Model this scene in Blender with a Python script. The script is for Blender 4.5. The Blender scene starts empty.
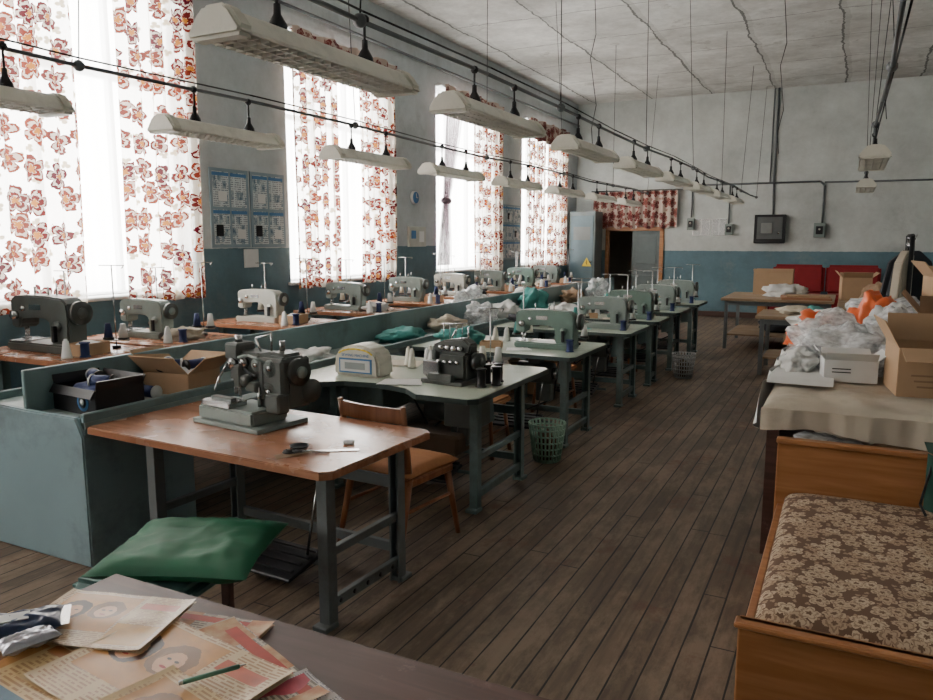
import bpy, bmesh, math, random
from mathutils import Vector, Matrix, Euler, noise
random.seed(7)
S=bpy.context.scene
# ---------------------------------------------------------------- materials
def N(nt,t,**k):
    n=nt.nodes.new(t)
    for a,b in k.items(): setattr(n,a,b)
    return n
def M(nt,op,a,b=None,c=None):
    n=nt.nodes.new('ShaderNodeMath'); n.operation=op
    for i,v in enumerate((a,b,c)):
        if v is None: continue
        if isinstance(v,(int,float)): n.inputs[i].default_value=v
        else: nt.links.new(v,n.inputs[i])
    return n.outputs[0]
def MIX(nt,f,a,b):
    n=nt.nodes.new('ShaderNodeMix'); n.data_type='RGBA'
    for s,v in ((n.inputs[0],f),(n.inputs[6],a),(n.inputs[7],b)):
        if isinstance(v,(int,float)): s.default_value=v
        elif isinstance(v,tuple): s.default_value=(*v[:3],1)
        else: nt.links.new(v,s)
    return n.outputs[2]
def RAMP(nt,src,a,b):
    r=N(nt,'ShaderNodeValToRGB'); r.color_ramp.elements[0].position=a; r.color_ramp.elements[1].position=b; nt.links.new(src,r.inputs[0]); return r.outputs[0]
def NOISE(nt,vec,scale,detail=6,rough=.5):
    n=N(nt,'ShaderNodeTexNoise'); n.inputs['Scale'].default_value=scale; n.inputs['Detail'].default_value=detail; n.inputs['Roughness'].default_value=rough; nt.links.new(vec,n.inputs['Vector']); return n.outputs[0]
def newmat(name):
    m=bpy.data.materials.new(name); m.use_nodes=True
    nt=m.node_tree; p=nt.nodes['Principled BSDF']; return m,nt,p
_c={}
def mat(name,col,rough=.5,metal=0,var=.18,scale=8,bump=0,dirt=0):
    if name in _c: return _c[name]
    m,nt,p=newmat(name)
    tc=N(nt,'ShaderNodeTexCoord'); no=NOISE(nt,tc.outputs['Object'],scale)
    d=tuple(c*(1-var) for c in col); l=tuple(min(1,c*(1+var)) for c in col)
    o=MIX(nt,no,d,l)
    if dirt:
        o=MIX(nt,M(nt,'MULTIPLY',RAMP(nt,NOISE(nt,tc.outputs['Object'],scale*.35,9,.7),.5,.66),dirt),o,(.05,.035,.025))
    nt.links.new(o,p.inputs['Base Color']); p.inputs['Roughness'].default_value=rough; p.inputs['Metallic'].default_value=metal
    if bump:
        b=N(nt,'ShaderNodeBump'); b.inputs['Strength'].default_value=bump; b.inputs['Distance'].default_value=.01
        nt.links.new(no,b.inputs['Height']); nt.links.new(b.outputs[0],p.inputs['Normal'])
    _c[name]=m; return m
def wall_mat(name,upper,lower,zs):
    m,nt,p=newmat(name)
    g=N(nt,'ShaderNodeNewGeometry'); sp=N(nt,'ShaderNodeSeparateXYZ'); nt.links.new(g.outputs['Position'],sp.inputs[0])
    n1=NOISE(nt,g.outputs['Position'],1.1,10,.7); n2=NOISE(nt,g.outputs['Position'],12)
    mk=M(nt,'GREATER_THAN',sp.outputs[2],M(nt,'ADD',M(nt,'MULTIPLY',n2,.02),zs))
    rp=RAMP(nt,n1,.3,.7)
    up=MIX(nt,rp,tuple(c*.72 for c in upper),tuple(min(1,c*1.18) for c in upper))
    lo=MIX(nt,rp,tuple(c*.75 for c in lower),tuple(c*1.25 for c in lower))
    st=RAMP(nt,NOISE(nt,g.outputs['Position'],.7,12,.75),.56,.64)
    c=MIX(nt,mk,lo,up); c=MIX(nt,M(nt,'MULTIPLY',st,.3),c,tuple(v*.5 for v in upper))
    nt.links.new(c,p.inputs['Base Color']); p.inputs['Roughness'].default_value=.55
    b=N(nt,'ShaderNodeBump'); b.inputs['Strength'].default_value=.3; b.inputs['Distance'].default_value=.02
    nt.links.new(n2,b.inputs['Height']); nt.links.new(b.outputs[0],p.inputs['Normal'])
    return m
def floor_mat():
    m,nt,p=newmat('worn_floorboards')
    g=N(nt,'ShaderNodeNewGeometry'); P=g.outputs['Position']; sp=N(nt,'ShaderNodeSeparateXYZ'); nt.links.new(P,sp.inputs[0])
    u=M(nt,'DIVIDE',sp.outputs[0],.105); fl=M(nt,'FLOOR',u); fr=M(nt,'FRACT',u)
    w=N(nt,'ShaderNodeTexWhiteNoise',noise_dimensions='1D'); nt.links.new(fl,w.inputs['W'])
    yj=M(nt,'ADD',M(nt,'DIVIDE',sp.outputs[1],3.6),M(nt,'MULTIPLY',w.outputs[0],7.3)); yf=M(nt,'FRACT',yj)
    w2=N(nt,'ShaderNodeTexWhiteNoise',noise_dimensions='2D'); cv=N(nt,'ShaderNodeCombineXYZ'); nt.links.new(fl,cv.inputs[0]); nt.links.new(M(nt,'FLOOR',yj),cv.inputs[1]); nt.links.new(cv.outputs[0],w2.inputs['Vector'])
    gw=M(nt,'ADD',M(nt,'MULTIPLY',NOISE(nt,P,3,4),.11),.02)
    gap=M(nt,'MAXIMUM',M(nt,'LESS_THAN',fr,gw),M(nt,'LESS_THAN',yf,.002))
    mp=N(nt,'ShaderNodeMapping'); mp.inputs['Scale'].default_value=(24,1.2,1); nt.links.new(P,mp.inputs[0]); n1=NOISE(nt,mp.outputs[0],1.6,8)
    mp2=N(nt,'ShaderNodeMapping'); mp2.inputs['Scale'].default_value=(2.4,.8,1); nt.links.new(P,mp2.inputs[0]); n2=NOISE(nt,mp2.outputs[0],1.5,10,.78)
    c=MIX(nt,w2.outputs[0],(.1,.066,.042),(.17,.118,.078))
    c=MIX(nt,M(nt,'MULTIPLY',RAMP(nt,n1,.4,.65),.55),c,(.06,.041,.028))
    c=MIX(nt,M(nt,'MULTIPLY',RAMP(nt,n2,.46,.58),.65),c,(.27,.205,.145))
    c=MIX(nt,M(nt,'MULTIPLY',RAMP(nt,NOISE(nt,P,1.7,9,.72),.56,.64),.6),c,(.12,.038,.02))
    c=MIX(nt,M(nt,'MULTIPLY',RAMP(nt,NOISE(nt,P,.8,9,.72),.52,.64),.35),c,(.045,.035,.028))
    c=MIX(nt,gap,c,(.008,.006,.005))
    nt.links.new(c,p.inputs['Base Color'])
    nt.links.new(M(nt,'ADD',M(nt,'MULTIPLY',n2,.5),.32),p.inputs['Roughness'])
    b=N(nt,'ShaderNodeBump'); b.inputs['Strength'].default_value=.6; b.inputs['Distance'].default_value=.01
    nt.links.new(M(nt,'SUBTRACT',M(nt,'MULTIPLY',n1,.4),gap),b.inputs['Height']); nt.links.new(b.outputs[0],p.inputs['Normal'])
    return m
def ceil_mat():
    m,nt,p=newmat('cracked_plaster_ceiling')
    g=N(nt,'ShaderNodeNewGeometry'); P=g.outputs['Position']
    sp=N(nt,'ShaderNodeSeparateXYZ'); nt.links.new(P,sp.inputs[0])
    wr=M(nt,'ADD',M(nt,'MULTIPLY',M(nt,'SUBTRACT',NOISE(nt,P,1.1,3),.5),.18),M(nt,'MULTIPLY',M(nt,'SUBTRACT',NOISE(nt,P,7,6,.7),.5),.09))
    fx=M(nt,'FRACT',M(nt,'DIVIDE',M(nt,'ADD',M(nt,'ADD',sp.outputs[0],wr),1.6),1.3)); fy=M(nt,'FRACT',M(nt,'DIVIDE',M(nt,'ADD',sp.outputs[1],wr),1.5))
    k1=NOISE(nt,P,.9,4)
    lx=M(nt,'LESS_THAN',fx,M(nt,'MULTIPLY',k1,.05)); ly=M(nt,'MULTIPLY',M(nt,'LESS_THAN',fy,.016),M(nt,'GREATER_THAN',NOISE(nt,P,.6,2),.42))
    c=MIX(nt,RAMP(nt,NOISE(nt,P,.7,12,.75),.34,.62),(.38,.375,.35),(.7,.7,.67))
    n3=NOISE(nt,P,6,9,.65)
    c=MIX(nt,M(nt,'MULTIPLY',RAMP(nt,n3,.45,.7),.4),c,(.4,.395,.38))
    c=MIX(nt,M(nt,'MULTIPLY',RAMP(nt,NOISE(nt,P,1.6,10,.7),.6,.63),.5),c,(.3,.29,.26))
    ed=M(nt,'LESS_THAN',fx,.08); c=MIX(nt,M(nt,'MULTIPLY',ed,.25),c,(.2,.195,.18))
    c=MIX(nt,M(nt,'MULTIPLY',M(nt,'MAXIMUM',lx,M(nt,'MULTIPLY',ly,.75)),.82),c,(.07,.07,.065))
    nt.links.new(c,p.inputs['Base Color']); p.inputs['Roughness'].default_value=.85
    b=N(nt,'ShaderNodeBump'); b.inputs['Strength'].default_value=.5; b.inputs['Distance'].default_value=.03; nt.links.new(n3,b.inputs['Height']); nt.links.new(b.outputs[0],p.inputs['Normal'])
    return m
def flower_mat(name,bg,f1,f2,dark,scale,sheer=0,trans=False,rnd=.5,mid_=.3,r0=.26,r1=.56,leaf=.55,tl=.42,leafc=None):
    m,nt,p=newmat(name)
    tc=N(nt,'ShaderNodeTexCoord'); vm=N(nt,'ShaderNodeVectorMath',operation='SCALE'); vm.inputs['Scale'].default_value=scale; nt.links.new(tc.outputs['UV'],vm.inputs[0])
    def fl(vec,r0,r1,pet):
        v=N(nt,'ShaderNodeTexVoronoi',voronoi_dimensions='2D'); v.inputs['Scale'].default_value=1; v.inputs['Randomness'].default_value=rnd
        nt.links.new(vec,v.inputs['Vector'])
        d=N(nt,'ShaderNodeVectorMath',operation='SUBTRACT'); nt.links.new(vec,d.inputs[0]); nt.links.new(v.outputs['Position'],d.inputs[1])
        s=N(nt,'ShaderNodeSeparateXYZ'); nt.links.new(d.outputs[0],s.inputs[0]); sc=N(nt,'ShaderNodeSeparateColor'); nt.links.new(v.outputs['Color'],sc.inputs[0])
        ang=M(nt,'ADD',M(nt,'ARCTAN2',s.outputs[1],s.outputs[0]),M(nt,'MULTIPLY',sc.outputs[0],6.28))
        pe=M(nt,'POWER',M(nt,'ABSOLUTE',M(nt,'COSINE',M(nt,'MULTIPLY',ang,pet/2))),.5)
        R=M(nt,'ADD',M(nt,'MULTIPLY',pe,r1-r0),r0)
        return M(nt,'DIVIDE',v.outputs['Distance'],R),sc,pe
    q,sc,pe=fl(vm.outputs[0],r0,r1,5)
    q=M(nt,'ADD',q,M(nt,'MULTIPLY',M(nt,'SUBTRACT',NOISE(nt,vm.outputs[0],6,5),.5),.6))
    mask=M(nt,'LESS_THAN',q,.93); inner=M(nt,'LESS_THAN',q,.24)
    mid=M(nt,'GREATER_THAN',M(nt,'FRACT',M(nt,'ADD',M(nt,'MULTIPLY',q,2.2),M(nt,'MULTIPLY',NOISE(nt,vm.outputs[0],9,4),.8))),.62)
    fc=MIX(nt,sc.outputs[1],f1,f2); fc=MIX(nt,M(nt,'MULTIPLY',mid,mid_),fc,bg); fc=MIX(nt,inner,fc,dark)
    ad=N(nt,'ShaderNodeVectorMath',operation='MULTIPLY_ADD'); nt.links.new(vm.outputs[0],ad.inputs[0]); ad.inputs[1].default_value=(2.1,2.1,2.1); ad.inputs[2].default_value=(3.3,1.7,0)
    q2,sc2,_=fl(ad.outputs[0],.06,.36,3)
    m2=M(nt,'MULTIPLY',M(nt,'LESS_THAN',q2,.8),M(nt,'GREATER_THAN',sc2.outputs[2],leaf))
    c=MIX(nt,M(nt,'MULTIPLY',m2,.75),bg,leafc or f2); c=MIX(nt,mask,c,fc)
    nt.links.new(c,p.inputs['Base Color']); p.inputs['Roughness'].default_value=.9
    if trans:
        tr=N(nt,'ShaderNodeBsdfTranslucent'); nt.links.new(c,tr.inputs[0])
        di=N(nt,'ShaderNodeBsdfDiffuse'); nt.links.new(c,di.inputs[0])
        mx=N(nt,'ShaderNodeMixShader'); mx.inputs[0].default_value=tl; nt.links.new(di.outputs[0],mx.inputs[1]); nt.links.new(tr.outputs[0],mx.inputs[2])
        tp=N(nt,'ShaderNodeBsdfTransparent')
        mm=M(nt,'MAXIMUM',mask,M(nt,'MULTIPLY',m2,.9))
        f=M(nt,'SUBTRACT',sheer,M(nt,'MULTIPLY',mm,sheer*.98))
        m3=N(nt,'ShaderNodeMixShader'); nt.links.new(f,m3.inputs[0]); nt.links.new(mx.outputs[0],m3.inputs[1]); nt.links.new(tp.outputs[0],m3.inputs[2])
        nt.links.new(m3.outputs[0],nt.nodes['Material Output'].inputs[0])
    return m
def tulle_mat():
    m,nt,p=newmat('white_tulle')
    tr=N(nt,'ShaderNodeBsdfTranslucent'); tr.inputs[0].default_value=(.95,.95,.95,1); tp=N(nt,'ShaderNodeBsdfTransparent')
    w=N(nt,'ShaderNodeTexNoise'); w.inputs['Scale'].default_value=3
    mx=N(nt,'ShaderNodeMixShader'); nt.links.new(M(nt,'ADD',M(nt,'MULTIPLY',w.outputs[0],.1),.4),mx.inputs[0]); nt.links.new(tr.outputs[0],mx.inputs[1]); nt.links.new(tp.outputs[0],mx.inputs[2]); nt.links.new(mx.outputs[0],nt.nodes['Material Output'].inputs[0])
    return m
def clear_mat(name,col,alpha,rough=.3):
    m,nt,p=newmat(name); p.inputs['Base Color'].default_value=(*col,1); p.inputs['Roughness'].default_value=rough
    tp=N(nt,'ShaderNodeBsdfTransparent'); mx=N(nt,'ShaderNodeMixShader')
    no=N(nt,'ShaderNodeTexNoise'); no.inputs['Scale'].default_value=14
    nt.links.new(M(nt,'MULTIPLY',no.outputs[0],alpha*2),mx.inputs[0])
    nt.links.new(tp.outputs[0],mx.inputs[1]); nt.links.new(p.outputs[0],mx.inputs[2]); nt.links.new(mx.outputs[0],nt.nodes['Material Output'].inputs[0])
    return m
def paper_mat(name,base,ink,rows,cols=3,blob=None,ell=(),bs=2.6,bt=.5,rough=.6):
    m,nt,p=newmat(name)
    tc=N(nt,'ShaderNodeTexCoord'); sp=N(nt,'ShaderNodeSeparateXYZ'); nt.links.new(tc.outputs['UV'],sp.inputs[0])
    rw=M(nt,'MULTIPLY',sp.outputs[1],rows); r=M(nt,'GREATER_THAN',M(nt,'FRACT',rw),.5)
    cv=N(nt,'ShaderNodeCombineXYZ'); nt.links.new(M(nt,'MULTIPLY',sp.outputs[0],rows*1.1),cv.inputs[0]); nt.links.new(M(nt,'MULTIPLY',M(nt,'FLOOR',rw),7.7),cv.inputs[1])
    wd=M(nt,'GREATER_THAN',NOISE(nt,cv.outputs[0],1,3),.45)
    cf=M(nt,'FRACT',M(nt,'MULTIPLY',sp.outputs[0],cols)); cm=M(nt,'MULTIPLY',M(nt,'GREATER_THAN',cf,.07),M(nt,'LESS_THAN',cf,.93))
    mk=M(nt,'MULTIPLY',M(nt,'MULTIPLY',r,wd),cm)
    c=MIX(nt,M(nt,'MULTIPLY',mk,.75),base,ink)
    n3=NOISE(nt,tc.outputs['UV'],7,6,.6)
    if blob:
        v=N(nt,'ShaderNodeTexVoronoi',voronoi_dimensions='2D',distance='CHEBYCHEV'); v.inputs['Scale'].default_value=bs; v.inputs['Randomness'].default_value=.7; nt.links.new(tc.outputs['UV'],v.inputs['Vector'])
        sc=N(nt,'ShaderNodeSeparateColor'); nt.links.new(v.outputs['Color'],sc.inputs[0])
        bm_=M(nt,'MULTIPLY',M(nt,'LESS_THAN',v.outputs['Distance'],.36),M(nt,'GREATER_THAN',sc.outputs[0],bt))
        rr=N(nt,'ShaderNodeValToRGB'); rr.color_ramp.elements[0].position=.35; rr.color_ramp.elements[1].position=.65
        rr.color_ramp.elements[0].color=(*blob[0],1); rr.color_ramp.elements[1].color=(*blob[1],1); nt.links.new(n3,rr.inputs[0])
        c=MIX(nt,bm_,c,rr.outputs[0])
    n4=M(nt,'MULTIPLY',M(nt,'SUBTRACT',NOISE(nt,tc.outputs['UV'],12,5,.6),.5),.9)
    for e in ell:
        (cx,cy,rx,ry,col)=e[:5]
        if rx<0:
            mm=M(nt,'MULTIPLY',M(nt,'LESS_THAN',M(nt,'ABSOLUTE',M(nt,'SUBTRACT',sp.outputs[0],cx)),-rx),M(nt,'LESS_THAN',M(nt,'ABSOLUTE',M(nt,'SUBTRACT',sp.outputs[1],cy)),ry))
            cc=MIX(nt,n3,tuple(v*.6 for v in col),tuple(min(1,v*1.4) for v in col))
        else:
            ex=M(nt,'POWER',M(nt,'ABSOLUTE',M(nt,'DIVIDE',M(nt,'SUBTRACT',sp.outputs[0],cx),rx)),2); ey=M(nt,'POWER',M(nt,'ABSOLUTE',M(nt,'DIVIDE',M(nt,'SUBTRACT',sp.outputs[1],cy),ry)),2)
            mm=M(nt,'LESS_THAN',M(nt,'ADD',M(nt,'ADD',ex,ey),n4),1); cc=col
        c=MIX(nt,mm,c,cc)
    nt.links.new(c,p.inputs['Base Color']); p.inputs['Roughness'].default_value=rough
    return m
def wood_mat(name,c1,c2,rough=.4,axis=0,sc=3,scr=0):
    if name in _c: return _c[name]
    m,nt,p=newmat(name)
    tc=N(nt,'ShaderNodeTexCoord'); mp=N(nt,'ShaderNodeMapping'); s=[9,9,9]; s[axis]=.7; mp.inputs['Scale'].default_value=s; nt.links.new(tc.outputs['Object'],mp.inputs[0])
    n1=N(nt,'ShaderNodeTexNoise'); n1.inputs['Scale'].default_value=sc; n1.inputs['Detail'].default_value=8; n1.inputs['Distortion'].default_value=.6; nt.links.new(mp.outputs[0],n1.inputs['Vector'])
    n2=NOISE(nt,tc.outputs['Object'],4,8)
    c=MIX(nt,RAMP(nt,n1.outputs[0],.35,.68),c1,c2)
    if scr: c=MIX(nt,M(nt,'MULTIPLY',RAMP(nt,NOISE(nt,tc.outputs['Object'],9,10,.75),.6,.66),scr),c,tuple(min(1,v*1.8+.05) for v in c2)); c=MIX(nt,M(nt,'MULTIPLY',RAMP(nt,NOISE(nt,tc.outputs['Object'],3.3,10,.75),.58,.66),scr),c,tuple(v*.35 for v in c1))
    nt.links.new(c,p.inputs['Base Color']); nt.links.new(M(nt,'ADD',M(nt,'MULTIPLY',n2,.35),rough-.17),p.inputs['Roughness'])
    _c[name]=m; return m
# ---------------------------------------------------------------- mesh builder
class MB:
    def __init__(s,name): s.name=name; s.bm=bmesh.new(); s.uv=s.bm.loops.layers.uv.new('UVMap'); s.mats=[]
    def mi(s,m):
        if m not in s.mats: s.mats.append(m)
        return s.mats.index(m)
    def merge(s,b,m,mx=None,smooth=False):
        if mx is not None: bmesh.ops.transform(b,matrix=mx,verts=b.verts)
        i=s.mi(m)
        for f in b.faces: f.material_index=i; f.smooth=smooth
        me=bpy.data.meshes.new('t'); b.to_mesh(me); b.free(); s.bm.from_mesh(me); bpy.data.meshes.remove(me); return s
    def box(s,c,sz,m,rot=(0,0,0),bev=0,seg=1):
        b=bmesh.new(); bmesh.ops.create_cube(b,size=1); bmesh.ops.scale(b,vec=sz,verts=b.verts)
        if bev: bmesh.ops.bevel(b,geom=b.edges[:],offset=bev,segments=seg,affect='EDGES',clamp_overlap=True)
        return s.merge(b,m,Matrix.Translation(c)@Euler(rot).to_matrix().to_4x4())
    def cyl(s,p1,p2,r,m,r2=None,seg=12,smooth=True):
        p1=Vector(p1);p2=Vector(p2);d=p2-p1
        b=bmesh.new(); bmesh.ops.create_cone(b,cap_ends=True,segments=seg,radius1=r,radius2=r if r2 is None else r2,depth=d.length)
        return s.merge(b,m,Matrix.Translation((p1+p2)/2)@d.to_track_quat('Z','Y').to_matrix().to_4x4(),smooth)
    def sph(s,c,r,m,sc=(1,1,1),rot=(0,0,0),seg=16):
        b=bmesh.new(); bmesh.ops.create_uvsphere(b,u_segments=seg,v_segments=seg//2,radius=r)
        return s.merge(b,m,Matrix.Translation(c)@Euler(rot).to_matrix().to_4x4()@Matrix.Diagonal((*sc,1)),True)
    def prism(s,pts,a,b_,m,plane='XZ',bev=0):
        b=bmesh.new()
        def P(u,v,w): return (u,w,v) if plane=='XZ' else ((w,u,v) if plane=='YZ' else (u,v,w))
        v1=[b.verts.new(P(u,v,a)) for u,v in pts]; v2=[b.verts.new(P(u,v,b_)) for u,v in pts]
        b.faces.new(v1); b.faces.new(v2[::-1]); n=len(pts)
        for i in range(n): b.faces.new((v1[i],v2[i],v2[(i+1)%n],v1[(i+1)%n]))
        bmesh.ops.recalc_face_normals(b,faces=b.faces)
        if bev: bmesh.ops.bevel(b,geom=b.edges[:],offset=bev,segments=2,affect='EDGES',clamp_overlap=True)
        return s.merge(b,m)
    def lathe(s,prof,c,m,seg=16,smooth=True):
        b=bmesh.new(); rings=[]
        for r,z in prof: rings.append([b.verts.new((r*math.cos(6.28318*i/seg),r*math.sin(6.28318*i/seg),z)) for i in range(seg)])
        for k in range(len(rings)-1):
            for i in range(seg): b.faces.new((rings[k][i],rings[k][(i+1)%seg],rings[k+1][(i+1)%seg],rings[k+1][i]))
        b.faces.new(rings[0][::-1]); b.faces.new(rings[-1])
        return s.merge(b,m,Matrix.Translation(c),smooth)
    def tube(s,pts,r,m,seg=8):
        for i in range(len(pts)-1): s.cyl(pts[i],pts[i+1],r,m,seg=seg)
        return s
    def sheet(s,fn,nu,nv,m,smooth=True,uvf=None):
        i=s.mi(m); g=[[s.bm.verts.new(fn(u/nu,v/nv)) for v in range(nv+1)] for u in range(nu+1)]
        for u in range(nu):
            for v in range(nv):
                f=s.bm.faces.new((g[u][v],g[u+1][v],g[u+1][v+1],g[u][v+1])); f.material_index=i; f.smooth=smooth
                for l,(a,b) in zip(f.loops,((u,v),(u+1,v),(u+1,v+1),(u,v+1))):
                    a/=nu;b/=nv; l[s.uv].uv=uvf(a,b) if uvf else (a,b)
        return s
    def pillow(s,c,w,d,h,m,rot=(0,0,0),n=16,seed=0,power=.45,wr=.012):
        mx=Matrix.Translation(c)@Euler(rot).to_matrix().to_4x4()
        for sg in (1,-1):
            def f(u,v):
                x=u*2-1;y=v*2-1; e=max(0,(1-x**4)*(1-y**4))**power
                nz=(noise.noise(Vector((x*2.3+seed,y*2.3,sg)))*2+noise.noise(Vector((x*6+seed,y*6,sg))))*wr*e
                return mx@Vector((x*w/2*(1-.07*(1-y*y)*abs(x)),y*d/2*(1-.07*(1-x*x)*abs(y)),sg*h/2*e+nz))
            s.sheet(f,n,n,m,uvf=lambda u,v:(u*w,v*d))
        return s
    def crumple(s,c,sz,m,seed=0,amp=.25,sub=4):
        b=bmesh.new(); bmesh.ops.create_icosphere(b,subdivisions=sub,radius=1)
        for v in b.verts:
            p=v.co.copy(); a=noise.noise(p*1.6+Vector((seed,0,0)))*amp*1.6+noise.noise(p*4.2+Vector((0,seed,0)))*amp*.9+abs(noise.noise(p*9+Vector((0,0,seed))))*amp*.5
            v.co=p*(1+a); 
            if v.co.z<-.55: v.co.z=-.55
        bmesh.ops.scale(b,vec=(sz[0]/2,sz[1]/2,sz[2]/1.55),verts=b.verts)
        return s.merge(b,m,Matrix.Translation((c[0],c[1],c[2]+sz[2]/1.55*.55)),True)
    def done(s,loc=(0,0,0),rz=0,sc=1):
        me=bpy.data.meshes.new(s.name)
        s.bm.to_mesh(me); s.bm.free()
        for m in s.mats: me.materials.append(m)
        o=bpy.data.objects.new(s.name,me); S.collection.objects.link(o); o.location=loc; o.rotation_euler=(0,0,rz); o.scale=(sc,)*3
        return o
# palette
teal=mat('teal_paint',(.17,.255,.26),.45,var=.22,scale=3,dirt=.6)
tealtop=mat('teal_worn_top',(.25,.325,.32),.3,var=.2,scale=4,dirt=.4)
bluepanel=mat('pale_blue_paint',(.22,.315,.345),.5,var=.15,scale=2.5,dirt=.6)
grayleg=mat('gray_iron',(.15,.17,.175),.45,.3,dirt=.4)
tealleg=mat('green_iron',(.12,.175,.17),.45,.1,dirt=.5)
brownlam=wood_mat('brown_laminate',(.29,.125,.065),(.4,.185,.105),.25,0,scr=.35)
mint=mat('mint_laminate',(.46,.52,.43),.2,var=.12,scale=5,dirt=.35)
edge=mat('dark_edge',(.03,.05,.045),.5)
black=mat('black_metal',(.015,.015,.017),.4,.3)
darkgray=mat('machine_dark',(.085,.095,.088),.38,.2,var=.3,dirt=.3)
greenm=mat('machine_green',(.13,.2,.17),.35,.1,dirt=.3)
whitem=mat('machine_ivory',(.46,.47,.42),.35,dirt=.2)
graym=mat('machine_gray',(.23,.28,.26),.35,.1,dirt=.25)
steel=mat('steel',(.5,.5,.5),.25,1)
wheel=mat('wheel_gray',(.07,.075,.07),.35,.5)
cream=mat('cream_plastic',(.64,.62,.53),.45,dirt=.25)
lampwhite=mat('lamp_enamel',(.76,.74,.65),.4,var=.1,dirt=.25)
tubem=mat('fluorescent_glass',(.75,.76,.75),.2,var=.03)
woodch=wood_mat('chair_wood',(.2,.07,.025),(.31,.12,.05),.35,2)
veneer=wood_mat('orange_veneer',(.3,.12,.04),(.42,.19,.075),.35,0)
veneerd=wood_mat('dark_desk',(.065,.03,.022),(.11,.05,.038),.5,0,scr=.25)
ochre=mat('ochre_upholstery',(.36,.15,.055),.8,scale=30)
card=mat('cardboard',(.4,.26,.15),.85,var=.1,scale=10)
cardd=mat('cardboard_dark',(.25,.155,.09),.85,var=.1)
navy=mat('navy_thread',(.012,.025,.1),.7)
whitepap=mat('white_paper',(.66,.67,.66),.7,var=.06)
bluepr=mat('blue_print',(.06,.19,.4),.6,var=.1)
redfab=mat('red_fabric',(.24,.012,.016),.85,var=.2)
orangefab=mat('orange_plastic',(.8,.15,.04),.45,var=.2)
greenfab=mat('green_satin',(.006,.11,.05),.6,var=.3,scale=4,bump=.3)
beige=mat('beige_cloth',(.48,.42,.33),.9,var=.2,scale=4,bump=.4,dirt=.3)
whitefab=mat('white_cloth',(.64,.64,.62),.85,var=.1,scale=6,bump=.2)
tealfab=mat('teal_cloth',(.05,.24,.22),.8,var=.3)
darkfab=mat('dark_cloth',(.02,.022,.028),.9,var=.3)
brownfab=mat('brown_cloth',(.12,.08,.05),.9,var=.3)
pipeg=mat('pipe_gray',(.13,.14,.145),.5,.2)
bag=clear_mat('clear_polythene',(.82,.84,.85),.62,.22)
yellow=mat('sign_yellow',(.75,.55,.03),.5,var=.05)
winwhite=mat('window_paint',(.75,.77,.77),.5,dirt=.1)
curt=flower_mat('floral_curtain',(.86,.78,.67),(.06,.004,.01),(.17,.03,.014),(.32,.12,.02),4.1,sheer=.5,trans=True,mid_=.5,r0=.2,r1=.5,leaf=.5,leafc=(.3,.2,.06))
valm=flower_mat('floral_valance',(.5,.4,.34),(.14,.01,.016),(.2,.04,.03),(.1,.03,.02),4.2,r0=.2,r1=.5)
bedm=flower_mat('brown_floral_upholstery',(.13,.072,.042),(.52,.4,.28),(.38,.26,.17),(.14,.08,.045),14,rnd=.9,mid_=.6,leaf=.3)
purple=clear_mat('mauve_drape',(.26,.16,.2),.5,.9)
dgreen=mat('dark_green_cloth',(.01,.05,.035),.9)
# ---------------------------------------------------------------- room
XW,XR,YB,YF,ZC=-5.9,2.6,17.5,-4.2,4.84
H=1.7
fm=floor_mat(); b=MB('floor'); b.box(((XW+XR)/2,(YB+YF)/2+.7,-.05),(XR-XW+.7,YB-YF+2.4,.1),fm); b.done()
b=MB('ceiling'); b.box(((XW+XR)/2,(YB+YF)/2,ZC+.05),(XR-XW+.7,YB-YF+.7,.1),ceil_mat()); b.done()
wl=wall_mat('painted_wall_left',(.45,.5,.52),(.095,.175,.215),1.6)
wb=wall_mat('painted_wall_back',(.53,.56,.54),(.1,.185,.225),1.45)
ZS,ZT=1.17,4.1
wins=[(-3.8,-1.6),(-.2,2.0),(3.4,5.6),(7.04,9.2),(10.6,12.8),(14.1,16.4)]
b=MB('wall_left'); T=.35; xc=XW-T/2
yy=YF-.35
for y0,y1 in wins+[(YB+.35,None)]:
    b.box((xc,(yy+y0)/2,ZC/2),(T,y0-yy,ZC),wl)
    if y1 is None: break
    b.box((xc,(y0+y1)/2,ZS/2),(T,y1-y0,ZS),wl); b.box((xc,(y0+y1)/2,(ZT+ZC)/2),(T,y1-y0,ZC-ZT),wl); yy=y1
b.done()
b=MB('wall_right'); b.box((XR+.1,(YB+YF)/2,ZC/2),(.2,YB-YF,ZC),wb); b.done()
b=MB('wall_front'); b.box(((XW+XR)/2,YF-.1,ZC/2),(XR-XW,.2,ZC),wb); b.done()
DX0,DX1,DZ=-5.15,-3.8,2.0
b=MB('wall_back')
b.box(((XW+DX0)/2,YB+.1,ZC/2),(DX0-XW,.2,ZC),wb); b.box(((XR+DX1)/2,YB+.1,ZC/2),(XR-DX1,.2,ZC),wb); b.box(((DX0+DX1)/2,YB+.1,(ZC+DZ)/2),(DX1-DX0,.2,ZC-DZ),wb); b.done()
b=MB('wall_corridor'); dk=mat('corridor_paint',(.25,.22,.17),.7)
b.box(((DX0+DX1)/2,YB+1.6,1.2),(2.8,.1,2.6),dk); b.box((DX0-.6,YB+.9,1.2),(.1,1.5,2.6),dk); b.box((DX1+.6,YB+.9,1.2),(.1,1.5,2.6),dk); b.box(((DX0+DX1)/2,YB+.9,2.45),(2.8,1.6,.1),dk); b.done()
b=MB('trim_1')
for x in (DX0+.04,DX1-.04): b.box((x,YB-.01,DZ/2),(.09,.06,DZ),veneer,bev=.005)
b.box(((DX0+DX1)/2,YB-.01,DZ-.045),(DX1-DX0,.06,.09),veneer,bev=.005); b.done()
b=MB('door_1'); gd=mat('door_gray',(.1,.13,.13),.5)
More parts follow.
